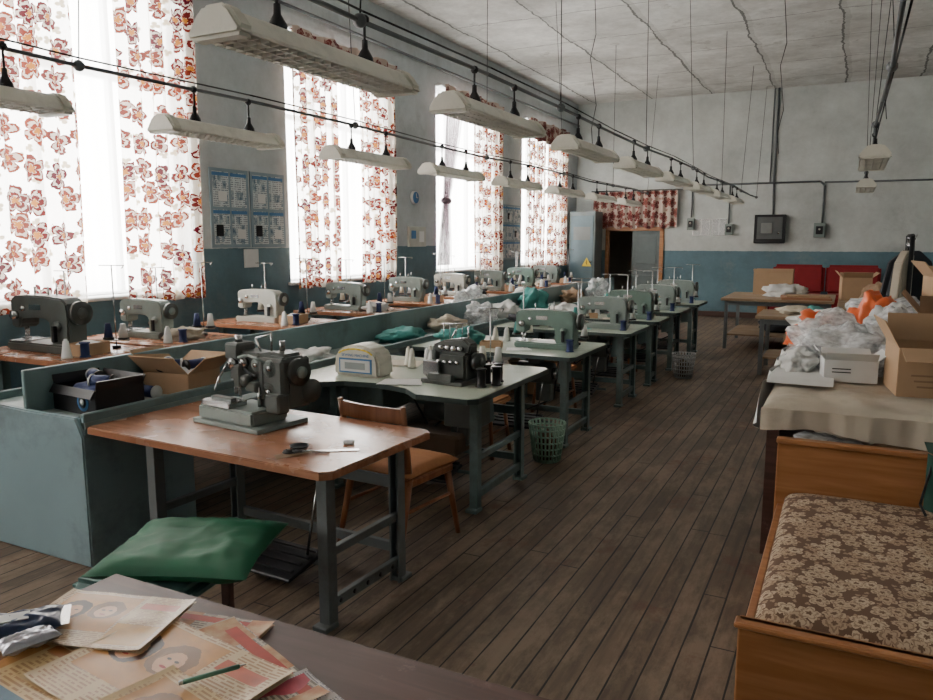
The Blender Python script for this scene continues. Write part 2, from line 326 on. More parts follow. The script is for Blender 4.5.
b.box((0,0,1),(.66,.04,1.9),gd,bev=.004)
for z in (.55,1.45): b.box((0,-.025,z),(.46,.015,.65),gd,bev=.006)
b.cyl((-.27,-.03,1),(-.27,-.08,1),.012,steel); b.cyl((-.27,-.08,1),(-.16,-.08,1),.01,steel); b.done((-4.2,YB+.04,.02))
for side,(p,sz) in {'left':((XW+.02,(YB+YF)/2,.06),(.04,YB-YF,.12)),'back':(((XR+DX1)/2,YB-.02,.06),(XR-DX1,.04,.12))}.items():
    b=MB('baseboard_'+side); b.box(p,sz,mat('baseboard_brown',(.08,.04,.03),.5),bev=.01); b.done()
tul=tulle_mat()
for i,(y0,y1) in enumerate(wins):
    b=MB('window_%d'%(i+1)); x=XW-.22; w=y1-y0; h=ZT-ZS; yc=(y0+y1)/2; zc=(ZS+ZT)/2
    for yy in (y0+.03,y1-.03,yc-w/6,yc+w/6): b.box((x,yy,zc),(.07,.06 if abs(yy-yc)>w/3 else .045,h),winwhite,bev=.006)
    for zz in (ZS+.03,ZT-.03,ZS+h*.68): b.box((x,yc,zz),(.068,w,.055),winwhite,bev=.006)
    b.box((XW-.08,yc,ZS+.015),(.28,w+.1,.035),winwhite,bev=.008)
    b.done()
    b=MB('tulle_curtain'); b.sheet(lambda u,v:Vector((XW-.03+.02*math.sin(u*60),y0+.02+(w-.04)*u,ZS+.05+(h-.08)*v)),120,2,tul); b.done()
    L=bpy.data.lights.new('window_portal','AREA'); L.shape='RECTANGLE'; L.size=w; L.size_y=h; L.cycles.is_portal=True
    o=bpy.data.objects.new('window_light_portal',L); S.collection.objects.link(o); o.location=(XW-.3,yc,zc); o.rotation_euler=Vector((1,0,0)).to_track_quat('-Z','Z').to_euler()
# curtains
def curtain(y0,y1,z0=1.13,z1=4.05,m=None,seed=0,folds=7,x=XW+.12):
    b=MB('floral_curtain')
    def f(u,v):
        y=y0+(y1-y0)*u
        return Vector((x+.028*math.sin(u*folds*6.28+seed+.6*math.sin(v*3))+.01*math.sin(u*31+seed),y+.02*math.sin(v*4+seed)*(1-v),z0+(z1-z0)*v+.01*math.sin(u*20)*(1-v)))
    b.sheet(f,int(90*max(.4,y1-y0)),12,m or curt,uvf=lambda u,v:((y0+(y1-y0)*u)*1.15+seed,(z0+(z1-z0)*v)+seed*.37)); return b.done()
def rod(y0,y1,z=4.08):
    b=MB('curtain_rod'); b.cyl((XW+.12,y0,z),(XW+.12,y1,z),.014,whitepap)
    for y in (y0+.05,y1-.05): b.box((XW+.06,y,z),(.12,.03,.03),whitepap)
    b.done()
for k,(y0,y1,g0,g1) in enumerate([(-3.9,-1.5,-2.9,-2.4),(-.3,2.1,.7,1.1),(3.25,5.62,4.3,4.72),(7.0,9.22,7.85,8.35),(10.6,12.85,11.2,11.7),(14.1,16.45,15.1,15.3)]):
    rod(y0-.05,y1+.05)
    curtain(g1,y1,seed=k*1.7+1); 
    if k!=4: curtain(y0,g0,seed=k*2.3)
    if k>=3:
        b=MB('floral_valance'); b.sheet(lambda u,v:Vector((XW+.17+.02*math.sin(u*60),y0+(y1-y0)*u,3.68+.02*math.sin(u*25)+.4*v)),90,4,valm,uvf=lambda u,v:(u*2.3+k,v*.45)); b.done()
def tie(u,v):
    w=.15+.65*abs(v-.38)**.8; c=10.75+.55*(v-.38)*(1 if v>.38 else .4); return Vector((XW+.1+.03*math.sin(u*40),c+(u-.5)*w,1.3+2.7*v))
b=MB('tied_drape'); b.sheet(tie,50,20,purple); b.cyl((XW+.1,10.66,2.32),(XW+.1,10.84,2.32),.05,mat('mauve',(.2,.12,.15),.8)); b.done()
b=MB('floral_valance'); b.sheet(lambda u,v:Vector((-5.45+1.95*u,YB-.1-.03*math.sin(u*70),1.98+.03*math.sin(u*35)*(1-v)+.82*v)),120,6,valm,uvf=lambda u,v:(u*2.3,v*.8)); b.cyl((-5.5,YB-.1,2.82),(-3.4,YB-.1,2.82),.015,steel); b.done()
# ---------------------------------------------------------------- ceiling lamps and suspended pipes
def lamp(x,y0,y1,zb,zp):
    b=MB('fluorescent_lamp'); y1-=.06; y0+=.06; L=y1-y0; k=.8
    S2=lambda P:[(u*k,v*k) for u,v in P]
    prof=S2([(-.05,.1),(.05,.1),(.075,.085),(.13,.012),(.13,0),(.118,0),(.06,.07),(-.06,.07),(-.118,0),(-.13,0),(-.13,.012),(-.075,.085)])
    b.prism(prof,.04,L-.04,lampwhite,'XZ')
    cap=S2([(-.055,.115),(.055,.115),(.09,.09),(.145,.015),(.14,-.016),(-.14,-.016),(-.145,.015),(-.09,.09)])
    for a in (-.02,L-.05): b.prism(cap,a,a+.07,cream,'XZ',bev=.012)
    for xx in (-.04,.04): b.cyl((xx,.05,.03),(xx,L-.05,.03),.014,tubem)
    n=int(L/.05)
    for i in range(1,n): b.box((0,.04+(L-.08)*i/n,.004),(.19,.005,.018),lampwhite)
    for xx in (-.06,0,.06): b.box((xx,L/2,.002),(.004,L-.1,.014),lampwhite)
    for yy in (L*.27,L*.77):
        b.cyl((0,yy,.08),(0,yy,zp-zb),.006,black,seg=8); b.lathe([(.036,.0),(.034,.02),(.014,.055),(.012,.09)],(0,yy,.08),black,12); b.sph((0,yy,zp-zb),.022,black,seg=10)
    b.done((x,y0,zb))
ZP=2.6
for y0,y1 in [(1.83,3.03),(3.4,4.6),(5.15,6.3),(6.75,7.95),(8.4,9.6),(10.0,11.2),(11.7,12.9),(13.4,14.6)]: lamp(-1.85,y0,y1,2.35,ZP)
for y0,y1 in [(-.2,1.1),(1.38,2.62),(3.15,4.2),(4.75,5.88),(6.25,7.4),(7.9,9.1),(9.6,10.8),(11.3,12.5),(13,14.2)]: lamp(-3.6,y0,y1,2.33,ZP)
for y0,y1 in [(6.6,7.9),(10.2,11.5)]: lamp(.13,y0,y1,2.33,ZP)
def pipe(x,y0,y1,name='lighting_conduit'):
    b=MB(name); pts=[]; n=int((y1-y0)/1.2)
    for i in range(n+1):
        pts.append((x+.01*math.sin(i*2.3),y0+(y1-y0)*i/n,ZP+.015*math.sin(i*1.7)))
    b.tube(pts,.011,pipeg); 
    for p in pts[1::2]:
        b.sph(p,.03,pipeg,seg=10); b.cyl(p,(p[0]+.12*math.sin(p[1]*3),p[1]+.2*math.sin(p[1]),ZC),.0035,black,seg=6)
    b.tube([(x+.02,p[1],p[2]+.02+.02*math.sin(p[1]*5)) for p in pts],.005,black,6)
    b.done()
pipe(-1.85,-1,17.4); pipe(-3.6,-1,15); pipe(.13,1,13)
b=MB('ceiling_chain')
for x,y in ((.2,7.2),(-.8,9.5),(-2.6,8.2)): 
    b.tube([(x+.03*math.sin(k*2.1),y+.05*math.sin(k),ZC-.0-.24*k) for k in range(10)],.004,black,6)
b.done()
b=MB('wall_conduit'); b.tube([(XW+.04,-4,4.35),(XW+.04,6,4.33),(XW+.04,YB-.05,4.35)],.02,pipeg); b.done()
b=MB('wall_conduit'); y=YB-.03
b.tube([(-1.52,y,ZC),(-1.52,y,2.92),(-1.5,y,2.24)],.022,pipeg); b.tube([(-1.6,y,ZC),(-1.6,y,2.92)],.015,pipeg)
b.tube([(-3.2,y,2.9),(-.62,y,2.9),(-.54,y,2.82),(-.54,y,2.05)],.02,pipeg); b.tube([(-.54,y,2.88),(XR,y,2.86)],.018,pipeg); b.tube([(-3.2,y,2.9),(-3.2,y,2.2)],.016,pipeg); b.tube([(-2.4,y,2.9),(-2.4,y,2.05)],.016,pipeg); b.done()
b=MB('fuse_box')
b.box((0,-.1,0),(.62,.2,.6),black,bev=.012); b.box((0,-.205,.02),(.5,.02,.46),mat('panel_gray',(.09,.1,.1),.4),bev=.005); b.box((-.06,-.22,.02),(.22,.02,.22),mat('panel_face',(.2,.21,.2),.4),bev=.005); b.cyl((.18,-.2,-.08),(.18,-.26,-.08),.025,steel); b.done((-1.54,YB-.002,1.93))
for x,z,s in [(-.58,1.9,(.22,.12,.3)),(-3.2,2.05,(.16,.1,.26)),(-2.38,1.93,(.17,.1,.24))]:
    b=MB('switch_box'); b.box((0,-s[1]/2,0),s,graym,bev=.01); b.box((0,-s[1]-.008,0),(s[0]*.6,.016,s[2]*.55),black,bev=.004); b.cyl((0,-s[1],.02),(0,-s[1]-.05,.02),.02,cream); b.done((x,YB-.002,z))
nm=paper_mat('notice_print',(.7,.71,.7),(.15,.17,.2),22,2); pm=paper_mat('poster_print',(.56,.62,.64),(.1,.13,.16),16,2,((.06,.12,.2),(.4,.48,.5)),bs=3.2,bt=.35)
b=MB('notice_sheets')
for x,w in ((-2.98,.36),(-2.6,.3)): b.box((x,YB-.008,1.98),(w+.02,.012,.36),steel); b.sheet(lambda u,v:Vector((x-w/2+w*u,YB-.016,1.81+.34*v)),1,1,nm)
b.done()
def poster_board(y0,y1,z0,z1,cols,rows):
    b=MB('safety_poster_board'); X=XW+.012
    b.box((XW+.006,(y0+y1)/2,(z0+z1)/2),(.01,y1-y0+.04,z1-z0+.04),mat('board_blue',(.22,.3,.35),.6))
    dy=(y1-y0)/cols; dz=(z1-z0)/rows
    for i in range(cols):
        for j in range(rows):
            a=y0+i*dy+.015; c=z0+j*dz+.015
            b.sheet(lambda u,v:Vector((X+.003,a+(dy-.03)*u,c+(dz-.03)*v)),1,1,pm,uvf=lambda u,v:(u+i*1.3,v+j*1.7))
            b.box((X+.002,a+(dy-.03)/2,c+dz-.055),(.006,dy-.03,.035),bluepr)
            if (i+j)%3==0: b.box((X+.002,a+(dy-.03)*.35,c+(dz-.03)*.4),(.006,.1,.12),darkfab)
            if (i+j)%2: b.box((X+.002,a+(dy-.03)*.6,c+(dz-.03)*.3),(.006,.12,.1),whitepap)
    b.done()
poster_board(5.83,6.35,1.64,2.42,2,2); poster_board(6.42,6.94,1.64,2.42,2,2); poster_board(12.95,14.0,1.35,2.35,3,3)
b=MB('wall_clock'); b.cyl((XW,9.9,2.33),(XW+.04,9.9,2.33),.1,whitepap,seg=24); b.cyl((XW+.035,9.9,2.33),(XW+.045,9.9,2.33),.085,bluepr,seg=24); b.box((XW+.05,9.9,2.36),(.006,.01,.06),whitepap); b.box((XW+.05,9.92,2.33),(.006,.05,.01),whitepap); b.done()
b=MB('wall_notice'); b.box((XW+.006,6.38,1.5),(.012,.22,.2),whitepap); b.done()
b=MB('wall_socket_board'); b.box((XW+.02,9.95,1.75),(.04,.5,.3),whitem,bev=.005); b.box((XW+.045,9.82,1.78),(.01,.12,.12),bluepr); b.box((XW+.045,10.05,1.75),(.01,.14,.16),nm); b.done()
# ---------------------------------------------------------------- furniture builders
def table(loc,w,d,h,top,leg,rz=0,cut=False,inl=.3,inr=.14,ind=.16,motor=True,name='sewing_table'):
    b=MB(name); x0,x1,y0,y1=-w/2,w/2,-d/2,d/2
    if cut: pts=[(x0,y0+.12),(x0+.2,y0+.02),(x0+.34,y0+.06),(x0+.46,y0+.16),(x0+.7,y0+.2),(x0+.95,y0+.13),(x0+1.1,y0),(x1-.05,y0),(x1,y0+.05),(x1,y1-.04),(x1-.04,y1),(x0,y1)]
    else: pts=[(x0+.02,y0),(x1-.04,y0),(x1,y0+.04),(x1,y1-.04),(x1-.04,y1),(x0+.02,y1),(x0,y1-.02),(x0,y0+.02)]
    b.prism(pts,h-.035,h-.004,edge if top is mint else top,'XY'); 
    ins=[((p[0])*.992,p[1]*.99) for p in pts]; b.prism(ins,h-.006,h,top,'XY')
    for xx in (x0+inl,x1-inr):
        for yy in (y0+ind,y1-ind):
            b.box((xx,yy,(h-.035)/2),(.055,.012,h-.035),leg); b.box((xx-.024,yy+(.025 if yy<0 else -.025),(h-.035)/2),(.01,.055,h-.035),leg); b.box((xx+.024,yy+(.025 if yy<0 else -.025),(h-.035)/2),(.008,.055,h-.035),leg)
            b.box((xx,yy,.012),(.08,.09,.024),leg,bev=.004)
        for zz,th in ((.1,.05),(.34,.04),(h-.07,.05)): b.box((xx,0,zz),(.03,d-2*ind,th),leg,bev=.003)
        if leg is grayleg:
            for k in range(5): b.cyl((xx+.014,-.2+.1*k,.1),(xx+.018,-.2+.1*k,.1),.012,black,seg=8)
    xm=(x0+inl+x1-inr)/2; wl_=w-inl-inr
    b.box((xm,y1-ind,.16),(wl_,.03,.05),leg,bev=.003); b.box((xm,y1-ind,.5),(wl_,.02,.06),leg,bev=.003)
    b.box((xm,-.02,.1),(.42,.26,.02),black,rot=(.2,0,0),bev=.005)
    for k in range(4): b.box((xm,-.11+.06*k,.112+.012*k),(.4,.02,.012),black,rot=(.2,0,0))
    b.cyl((xm-.3,.05,.1),(xm+.3,.05,.1),.012,leg); b.cyl((xm+.15,.05,.12),(xm+.22,.08,h-.2),.007,steel)
    if motor:
        b.cyl((xm-.02,.06,h-.24),(xm+.3,.06,h-.24),.095,darkgray,seg=20); b.box((xm+.14,.06,h-.1),(.12,.1,.14),darkgray,bev=.01); b.cyl((xm+.3,.06,h-.24),(xm+.34,.06,h-.24),.05,steel,seg=16)
        b.prism([(xm+.35,h-.32),(xm+.46,h-.3),(xm+.44,h-.05),(xm+.37,h-.05)],.02,.1,leg,'XZ',bev=.006)
        if cut: b.box((xm-.35,-.1,h-.14),(.3,.34,.2),leg,bev=.008); b.box((xm+.4,-.2,h-.16),(.24,.2,.22),darkgray,bev=.008); b.box((xm,.1,.3),(.5,.3,.14),brownfab,bev=.02)
        b.tube([(xm+.1,.1,h-.3),(xm-.1,.2,h-.45),(xm-.3,.25,h-.2)],.008,black,6); b.tube([(xm+.3,.2,h-.1),(xm+.25,.22,h-.5),(xm+.0,.2,h-.62)],.008,black,6)
        b.box((xm+.2,.12,h-.42),(.14,.1,.16),darkgray,bev=.01)
    return b.done((*loc,0),rz)
def lockstitch(loc,m,rz=0,sc=1):
    b=MB('sewing_machine')
    b.box((0,0,.025),(.5,.19,.05),m,bev=.01,seg=2); b.box((-.18,0,.052),(.13,.17,.006),steel)
    b.prism([(.09,.05),(.25,.05),(.255,.2),(.25,.27),(.21,.305),(.05,.315),(-.13,.315),(-.22,.305),(-.245,.28),(-.245,.14),(-.235,.125),(-.175,.125),(-.165,.14),(-.16,.18),(-.02,.19),(.06,.185),(.09,.16)],-.06,.06,m,'XZ',bev=.014)
    b.box((-.25,0,.21),(.01,.08,.15),m,bev=.003)
    b.cyl((-.21,0,.13),(-.21,0,.06),.008,steel); b.cyl((-.185,0,.13),(-.185,0,.07),.006,steel); b.box((-.2,-.005,.062),(.03,.04,.01),steel)
    b.cyl((-.19,-.05,.2),(-.19,-.09,.2),.024,steel,seg=16); b.cyl((-.12,-.05,.24),(-.12,-.075,.24),.015,steel)
    b.cyl((.255,0,.225),(.275,0,.225),.03,wheel); b.cyl((.272,0,.225),(.3,0,.225),.065,wheel,seg=24); b.cyl((.298,0,.225),(.308,0,.225),.03,m,seg=20)
    b.cyl((.17,-.055,.15),(.17,-.075,.15),.03,m,seg=18); b.box((.17,-.085,.11),(.02,.02,.09),black)
    for xx in (-.1,.02): b.cyl((xx,0,.31),(xx,0,.36),.005,steel)
    b.cyl((.05,.03,.31),(.05,.03,.38),.004,steel)
    b.cyl((-.1,.055,.26),(-.14,.1,.22),.008,steel)
    b.box((.05,.06,.02),(.2,.05,.03),darkgray,bev=.005); b.box((-.02,-.062,.25),(.1,.004,.03),steel)
    return b.done(loc,rz,sc)
def overlock(loc,m,rz=0,sc=1):
    b=MB('overlock_machine')
    b.box((0,0,.015),(.34,.28,.03),darkgray,bev=.005)
    b.box((.05,.02,.12),(.22,.2,.19),m,bev=.018,seg=2); b.box((-.1,-.02,.09),(.12,.18,.12),m,bev=.012,seg=2); b.box((-.1,-.11,.1),(.13,.02,.1),steel,bev=.004)
    b.prism([(-.14,.2),(.16,.2),(.17,.27),(.1,.31),(-.05,.29),(-.15,.25)],-.03,.07,m,'XZ',bev=.012)
    b.box((-.13,-.01,.17),(.035,.06,.1),m,bev=.008); b.cyl((-.14,-.03,.16),(-.14,-.03,.11),.005,steel)
    for k in range(4): b.cyl((-.05+.05*k,-.03,.24),(-.05+.05*k,-.07,.24),.017,steel,seg=14); b.cyl((-.05+.05*k,-.085,.15),(-.05+.05*k,-.1,.15),.014,steel)
    b.cyl((.17,.02,.15),(.22,.02,.15),.065,wheel,seg=22); b.cyl((.22,.02,.15),(.235,.02,.15),.03,m,seg=18)
    b.box((0,-.14,.05),(.2,.04,.05),darkgray,bev=.006)
    for k in range(5): b.cyl((-.09+.05*k,.03,.3),(-.1+.052*k,.05,.4),.003,steel,seg=6)
    b.cyl((-.12,.05,.39),(.14,.05,.41),.004,steel,seg=6)
    b.cyl((.1,.05,.25),(.1,.05,.38),.006,steel); b.cyl((-.08,.09,.26),(-.02,.09,.36),.006,steel)
    return b.done(loc,rz,sc)
def buttonholer(loc,rz=0,sc=1):
    b=MB('buttonhole_machine'); m=darkgray
    b.box((-.03,-.03,.012),(.5,.34,.024),graym,bev=.004)
    b.box((-.05,-.06,.06),(.42,.24,.075),graym,bev=.012,seg=2); b.box((-.12,-.12,.11),(.22,.12,.03),steel,bev=.005); b.box((-.12,-.12,.13),(.16,.04,.02),m,bev=.004)
    b.prism([(.02,.09),(.24,.09),(.25,.3),(.22,.37),(.12,.38),(.02,.36),(-.14,.37),(-.2,.33),(-.2,.2),(-.11,.19),(-.09,.25),(.0,.25),(.03,.2)],-.02,.12,m,'XZ',bev=.016)
    b.box((-.16,.03,.36),(.11,.13,.09),m,bev=.012); b.cyl((-.17,.03,.4),(-.17,.03,.44),.02,steel); b.cyl((-.17,-.0,.2),(-.17,-.0,.13),.009,steel); b.cyl((-.14,.0,.2),(-.14,.0,.12),.007,steel)
    for x,z,r in ((-.15,.3,.03),(-.06,.31,.026),(.05,.31,.035),(.15,.3,.045),(.14,.18,.05),(.04,.17,.025)):
        b.cyl((x,-.02,z),(x,-.05,z),r,graym if r>.03 else steel,seg=18); b.cyl((x,-.05,z),(x,-.06,z),r*.35,steel)
    b.box((.15,.05,.22),(.18,.2,.26),m,bev=.015); b.cyl((.24,.05,.28),(.27,.05,.28),.07,wheel,seg=26); b.cyl((.27,.05,.28),(.285,.05,.28),.03,graym,seg=18); b.cyl((.2,.14,.17),(.26,.14,.17),.06,m,seg=20)
    b.cyl((.06,.05,.37),(.06,.05,.47),.006,steel); b.cyl((.14,.05,.38),(.14,.05,.43),.015,steel); b.cyl((-.02,.05,.36),(-.06,.05,.43),.006,steel); b.cyl((-.06,.05,.43),(.06,.05,.46),.004,steel)
    b.box((.09,-.04,.24),(.03,.03,.2),m,bev=.005); b.box((.2,-.05,.13),(.1,.08,.1),m,bev=.01); b.box((-.02,-.04,.27),(.12,.02,.02),steel,rot=(0,.4,0)); b.tube([(-.2,-.02,.3),(-.25,-.04,.22),(-.22,-.1,.16)],.006,steel)
    b.tube([(.12,-.05,.33),(.02,-.07,.36),(-.08,-.05,.34)],.007,graym); b.box((.02,-.05,.15),(.14,.03,.03),graym,rot=(0,-.3,0),bev=.004); b.cyl((.08,-.06,.1),(.08,-.06,.2),.01,steel)
    b.box((-.08,-.02,.24),(.05,.1,.12),m,bev=.008); b.box((.04,-.06,.2),(.08,.05,.05),m,bev=.008); b.cyl((0,-.06,.23),(0,-.09,.23),.03,m,seg=16)
    return b.done(loc,rz,sc)
def stand(loc,h=.55,cones=((.06,0,whitepap),(-.06,0,navy)),rz=0):
    b=MB('thread_stand'); b.cyl((0,0,0),(0,0,h),.005,steel,seg=8); b.cyl((0,0,0),(0,0,.02),.03,black)
    b.box((0,0,.06),(.2,.03,.01),steel); b.cyl((-.1,0,h),(.1,0,h),.0035,steel,seg=6); b.cyl((.1,0,h),(.1,-.03,h-.02),.0035,steel,seg=6)
    for x,y,m in cones: b.cyl((x,y,.065),(x,y,.08),.04,black); b.cyl((x,y,.08),(x,y,.18),.032,m,r2=.018,seg=14)
    b.done(loc,rz)
def cone(loc,m,r=.035,h=.13): b=MB('thread_cone'); b.lathe([(r,0),(r,.012),(r*.95,.015),(r*.5,h*.9),(r*.35,h*.9),(r*.3,h)],(0,0,0),m); b.done(loc)
def spool(loc,m,r=.035,h=.1): b=MB('thread_spool'); b.lathe([(r,0),(r,.008),(r*.8,.01),(r*.8,h-.01),(r,h-.008),(r,h)],(0,0,0),m); b.done(loc)
def pile(name,loc,s,m,seed=None,amp=.3): b=MB(name); b.crumple((0,0,0),s,m,seed=loc[0]*31+loc[1] if seed is None else seed,amp=amp); b.done(loc)
def cutpiece(loc,w,d,m,rz): b=MB('cut_fabric_piece'); b.sheet(lambda u,v:Vector(((u-.5)*w*(1-.2*v),(v-.5)*d,.004+.006*abs(noise.noise(Vector((u*5+loc[1],v*5,0)))))),12,12,m); b.done(loc,rz)
def openbox(name,loc,sz,m,rz=0,flap=.1,inner=None,flapang=(.9,.7,1.1,.8),marks=None):
    b=MB(name); w,d,h=sz; t=.006
    b.box((0,0,t/2),(w,d,t),m)
    for sx in (1,-1): b.box((sx*w/2,0,h/2),(t,d,h),m)
    for sy in (1,-1): b.box((0,sy*d/2,h/2),(w,t,h),m)
    if flap:
        for (sx,sy),a in zip(((1,0),(-1,0),(0,1),(0,-1)),flapang):
            if sx: b.box((sx*(w/2+math.sin(a)*flap/2),0,h+math.cos(a)*flap/2),(t,d*.98,flap),m,rot=(0,sx*a,0))
            else: b.box((0,sy*(d/2+math.sin(a)*flap/2),h+math.cos(a)*flap/2),(w*.98,t,flap),m,rot=(-sy*a,0,0))
    if inner: b.crumple((0,0,h*.3),(w*.8,d*.8,h*.8),inner,seed=w*9,amp=.2,sub=3)
    if marks: marks(b,w,d,h)
    return b.done(loc,rz)
# ---------------------------------------------------------------- right-hand row of sewing tables
R1=[(5.6,6.55),(7.3,8.18),(8.55,9.2),(9.75,10.55),(11.1,11.9)]
table((-2.6,2.81),1.58,.82,.76,brownlam,grayleg,rz=-.05,inl=.34,inr=.13,ind=.12,motor=False)
table((-2.63,4.45),1.5,1.25,.78,mint,tealleg,cut=True,inr=.13,ind=.25)
for y0,y1 in R1: table((-2.63,(y0+y1)/2),1.5,y1-y0,.78,mint,tealleg)
buttonholer((-2.7,2.93,.76),rz=-.12,sc=1.0)
overlock((-2.27,4.28,.78),darkgray,rz=-.1,sc=.95)
stand((-2.2,4.72,.78),.45,((.06,0,whitepap),(-.06,0,cream)))
for k,(x,y) in enumerate(((-2.78,4.62),(-2.7,4.7),(-2.62,4.62),(-2.86,4.7),(-2.58,4.8),(-2.5,4.66),(-2.74,4.82))): cone((x,y,.78),whitepap if k%3 else cream,.032,.14)
for x,y in ((-2.02,4.2),(-1.96,4.3),(-2.05,4.34),(-2.0,4.42)): spool((x,y,.78),black,.035,.12)
spool((-3.1,4.5,.78),redfab,.03,.07); spool((-3.15,4.58,.78),redfab,.03,.07); spool((-3.25,4.7,.78),navy); spool((-3.2,4.35,.78),black); spool((-3.0,4.6,.78),whitepap)
cutpiece((-2.55,4.1,.781),.3,.2,whitefab,.4); cutpiece((-2.95,4.75,.781),.35,.25,beige,.2)
cols=[greenm,graym,greenm,graym,graym]
for i,((y0,y1),m) in enumerate(zip(R1,cols)):
    yc=(y0+y1)/2; lockstitch((-2.28,yc-.04,.78),m,sc=1.05); stand((-2.1,yc+.26,.78),.55,rz=.2); stand((-2.62,yc+.26,.78),.5,((.06,0,cream),(-.06,0,tealfab)),rz=.5); cone((-2.85,yc+.15,.78),cream); cone((-2.76,yc+.2,.78),whitepap); spool((-2.02,yc-.18,.78),navy)
    pile('fabric_pile',(-3.08,yc-.1,.78),(.4,.35,.13),[tealfab,darkfab,whitefab,beige,tealfab][i])
    openbox('parts_tray',(-2.72,yc-.22,.78),(.18,.14,.05),darkgray if i%2 else card,rz=.3,flap=0)
    cutpiece((-2.45,yc-.26,.781),.22,.16,[whitefab,tealfab,beige,darkfab,whitefab][i],.5)
    openbox('storage_box',(-3.1,yc,.02),(.34,.4,.3),cardd,rz=.1,flap=.08,inner=brownfab)
b=MB('machine_dust_cover'); 
b.prism([(-.18,0),(.18,0),(.18,.1),(.165,.15),(.13,.185),(.07,.21),(0,.218),(-.07,.21),(-.13,.185),(-.165,.15),(-.18,.1)],-.1,.1,cream,'XZ',bev=.018)
b.box((0,-.103,.075),(.26,.006,.1),bluepr); b.box((0,-.107,.075),(.235,.006,.078),whitepap); b.box((0,-.111,.075),(.16,.004,.045),mat('print_gray',(.3,.33,.33),.6))
b.tube([(.14*math.cos(math.pi*(.1+.8*k/8)),-.102,.14+.05*math.sin(math.pi*(.1+.8*k/8))) for k in range(9)],.006,yellow)
cov=b.done((-2.94,4.24,.78),rz=.02)
tx=bpy.data.curves.new('lettering','FONT'); tx.body='SEWING MACHINE'; tx.size=.026; tx.align_x='CENTER'; tx.extrude=.0008
to=bpy.data.objects.new('cover_lettering',tx); S.collection.objects.link(to); to.parent=cov; to.location=(0,-.104,.138); to.rotation_euler=(math.pi/2,0,0); tx.materials.append(bluepr)
b=MB('tailor_scissors'); b.box((.06,0,.006),(.13,.014,.003),steel,rot=(0,0,.12)); b.box((.06,0,.01),(.13,.014,.003),steel,rot=(0,0,-.12))
for s in (1,-1): b.tube([(-.0,0,.008),(-.03,s*.02,.008),(-.07,s*.03,.008),(-.08,s*.012,.008),(-.04,s*.006,.008),(0,0,.008)],.004,black,6)
b.done((-2.12,2.56,.76),rz=.5)
b=MB('marking_chalk'); b.box((0,0,.008),(.05,.03,.016),whitepap,bev=.004); b.done((-2.02,2.78,.76),.4)
b=MB('sewing_gauge'); b.box((0,0,.002),(.2,.03,.003),steel,bev=.001); b.done((-2.0,2.66,.76),.6)
b=MB('pin_dish'); b.lathe([(.03,0),(.04,.006),(.045,.014),(.03,.008),(.0,.006)],(0,0,0),black,20); b.done((-2.18,2.62,.76))
b=MB('brown_scrap'); b.sheet(lambda u,v:Vector((.06*u,.16*v,.003+.004*math.sin(u*5+v*4))),6,8,cardd); b.done((-2.2,2.46,.761),-.5)
# trough between rows
b=MB('sorting_trough'); Y0,Y1=2.45,13.8
b.box((-3.92,(Y0+Y1)/2,.76),(1.0,Y1-Y0,.03),tealtop)
for x in (-4.4,-3.44): b.box((x,(Y0+Y1)/2,.79),(.03,Y1-Y0,.06),teal,bev=.006); b.box((x,(Y0+Y1)/2,.6),(.025,Y1-Y0,.34),bluepanel)
b.prism([(-4.42,0),(-3.42,0),(-3.42,.7),(-3.47,.8),(-3.85,.8),(-4.42,.82)],Y0-.02,Y0+.02,bluepanel,'XZ',bev=.008)
b.box((-3.44,Y0+.35,.38),(.03,.7,.76),bluepanel,bev=.005)
for y in (5,7.5,10,12.5,13.7): b.box((-3.92,y,.38),(.9,.05,.76),teal)
b.box((-3.9,(Y0+Y1)/2,.89),(.03,Y1-Y0,.24),teal,bev=.005)
b.done()
# left-hand row
LM=[(3.4,darkgray),(4.24,graym),(5.58,whitem),(6.97,graym),(8.3,graym),(9.5,whitem),(10.8,graym),(12.1,greenm),(13.3,graym)]
for i,(y,m) in enumerate(LM):
    table((-5.0,y+.05),1.1,.8 if i else .75,.92,brownlam,tealleg,motor=False,inl=.15)
    lockstitch((-5.06,y,.92),m,sc=.98 if i else 1.25); stand((-4.72,y+.28,.92),.6,rz=.3); stand((-5.25,y+.28,.92),.55,((.06,0,whitepap),(-.06,0,cream)),rz=.1)
    cone((-4.6,y-.2,.92),whitepap); spool((-4.55,y-.1,.92),navy)
    if i%2: pile('fabric_pile',(-4.68,y+.05,.92),(.22,.3,.09),[whitefab,beige,darkfab][i%3])
    else: openbox('parts_tray',(-4.66,y,.92),(.16,.24,.08),card,rz=.1,flap=0,inner=whitefab)
# trough contents
def mk(b,w,d,h):
    b.cyl((w*.22,-d/2-.004,h*.5),(w*.22,-d/2-.008,h*.5),h*.36,bluepr,seg=20); b.cyl((w*.22,-d/2-.006,h*.5),(w*.22,-d/2-.01,h*.5),h*.24,black,seg=20); b.cyl((w*.22,-d/2-.008,h*.5),(w*.22,-d/2-.012,h*.5),h*.12,whitepap,seg=20)
openbox('shoe_box',(-3.66,2.72,.776),(.4,.28,.14),black,rz=-.1,flap=.05,inner=navy,marks=mk,flapang=(.2,.2,.4,2.6))
openbox('cardboard_box',(-3.65,3.3,.776),(.34,.28,.13),card,rz=.1,flap=.16,inner=whitepap)
for i,(x,y,z) in enumerate(((-3.62,3.02,.82),(-3.72,3.28,.93),(-3.6,3.36,.93),(-3.68,3.2,.95),(-3.75,2.78,.94),(-3.62,2.72,.93))):
    b=MB('thread_spool'); b.cyl((-.06,0,.0),(.06,0,0),.035,navy,seg=16); b.cyl((-.066,0,0),(-.058,0,0),.04,black,seg=16); b.cyl((.066,0,0),(.058,0,0),.04,whitepap,seg=16); b.done((x,y,z),rz=i*.7)
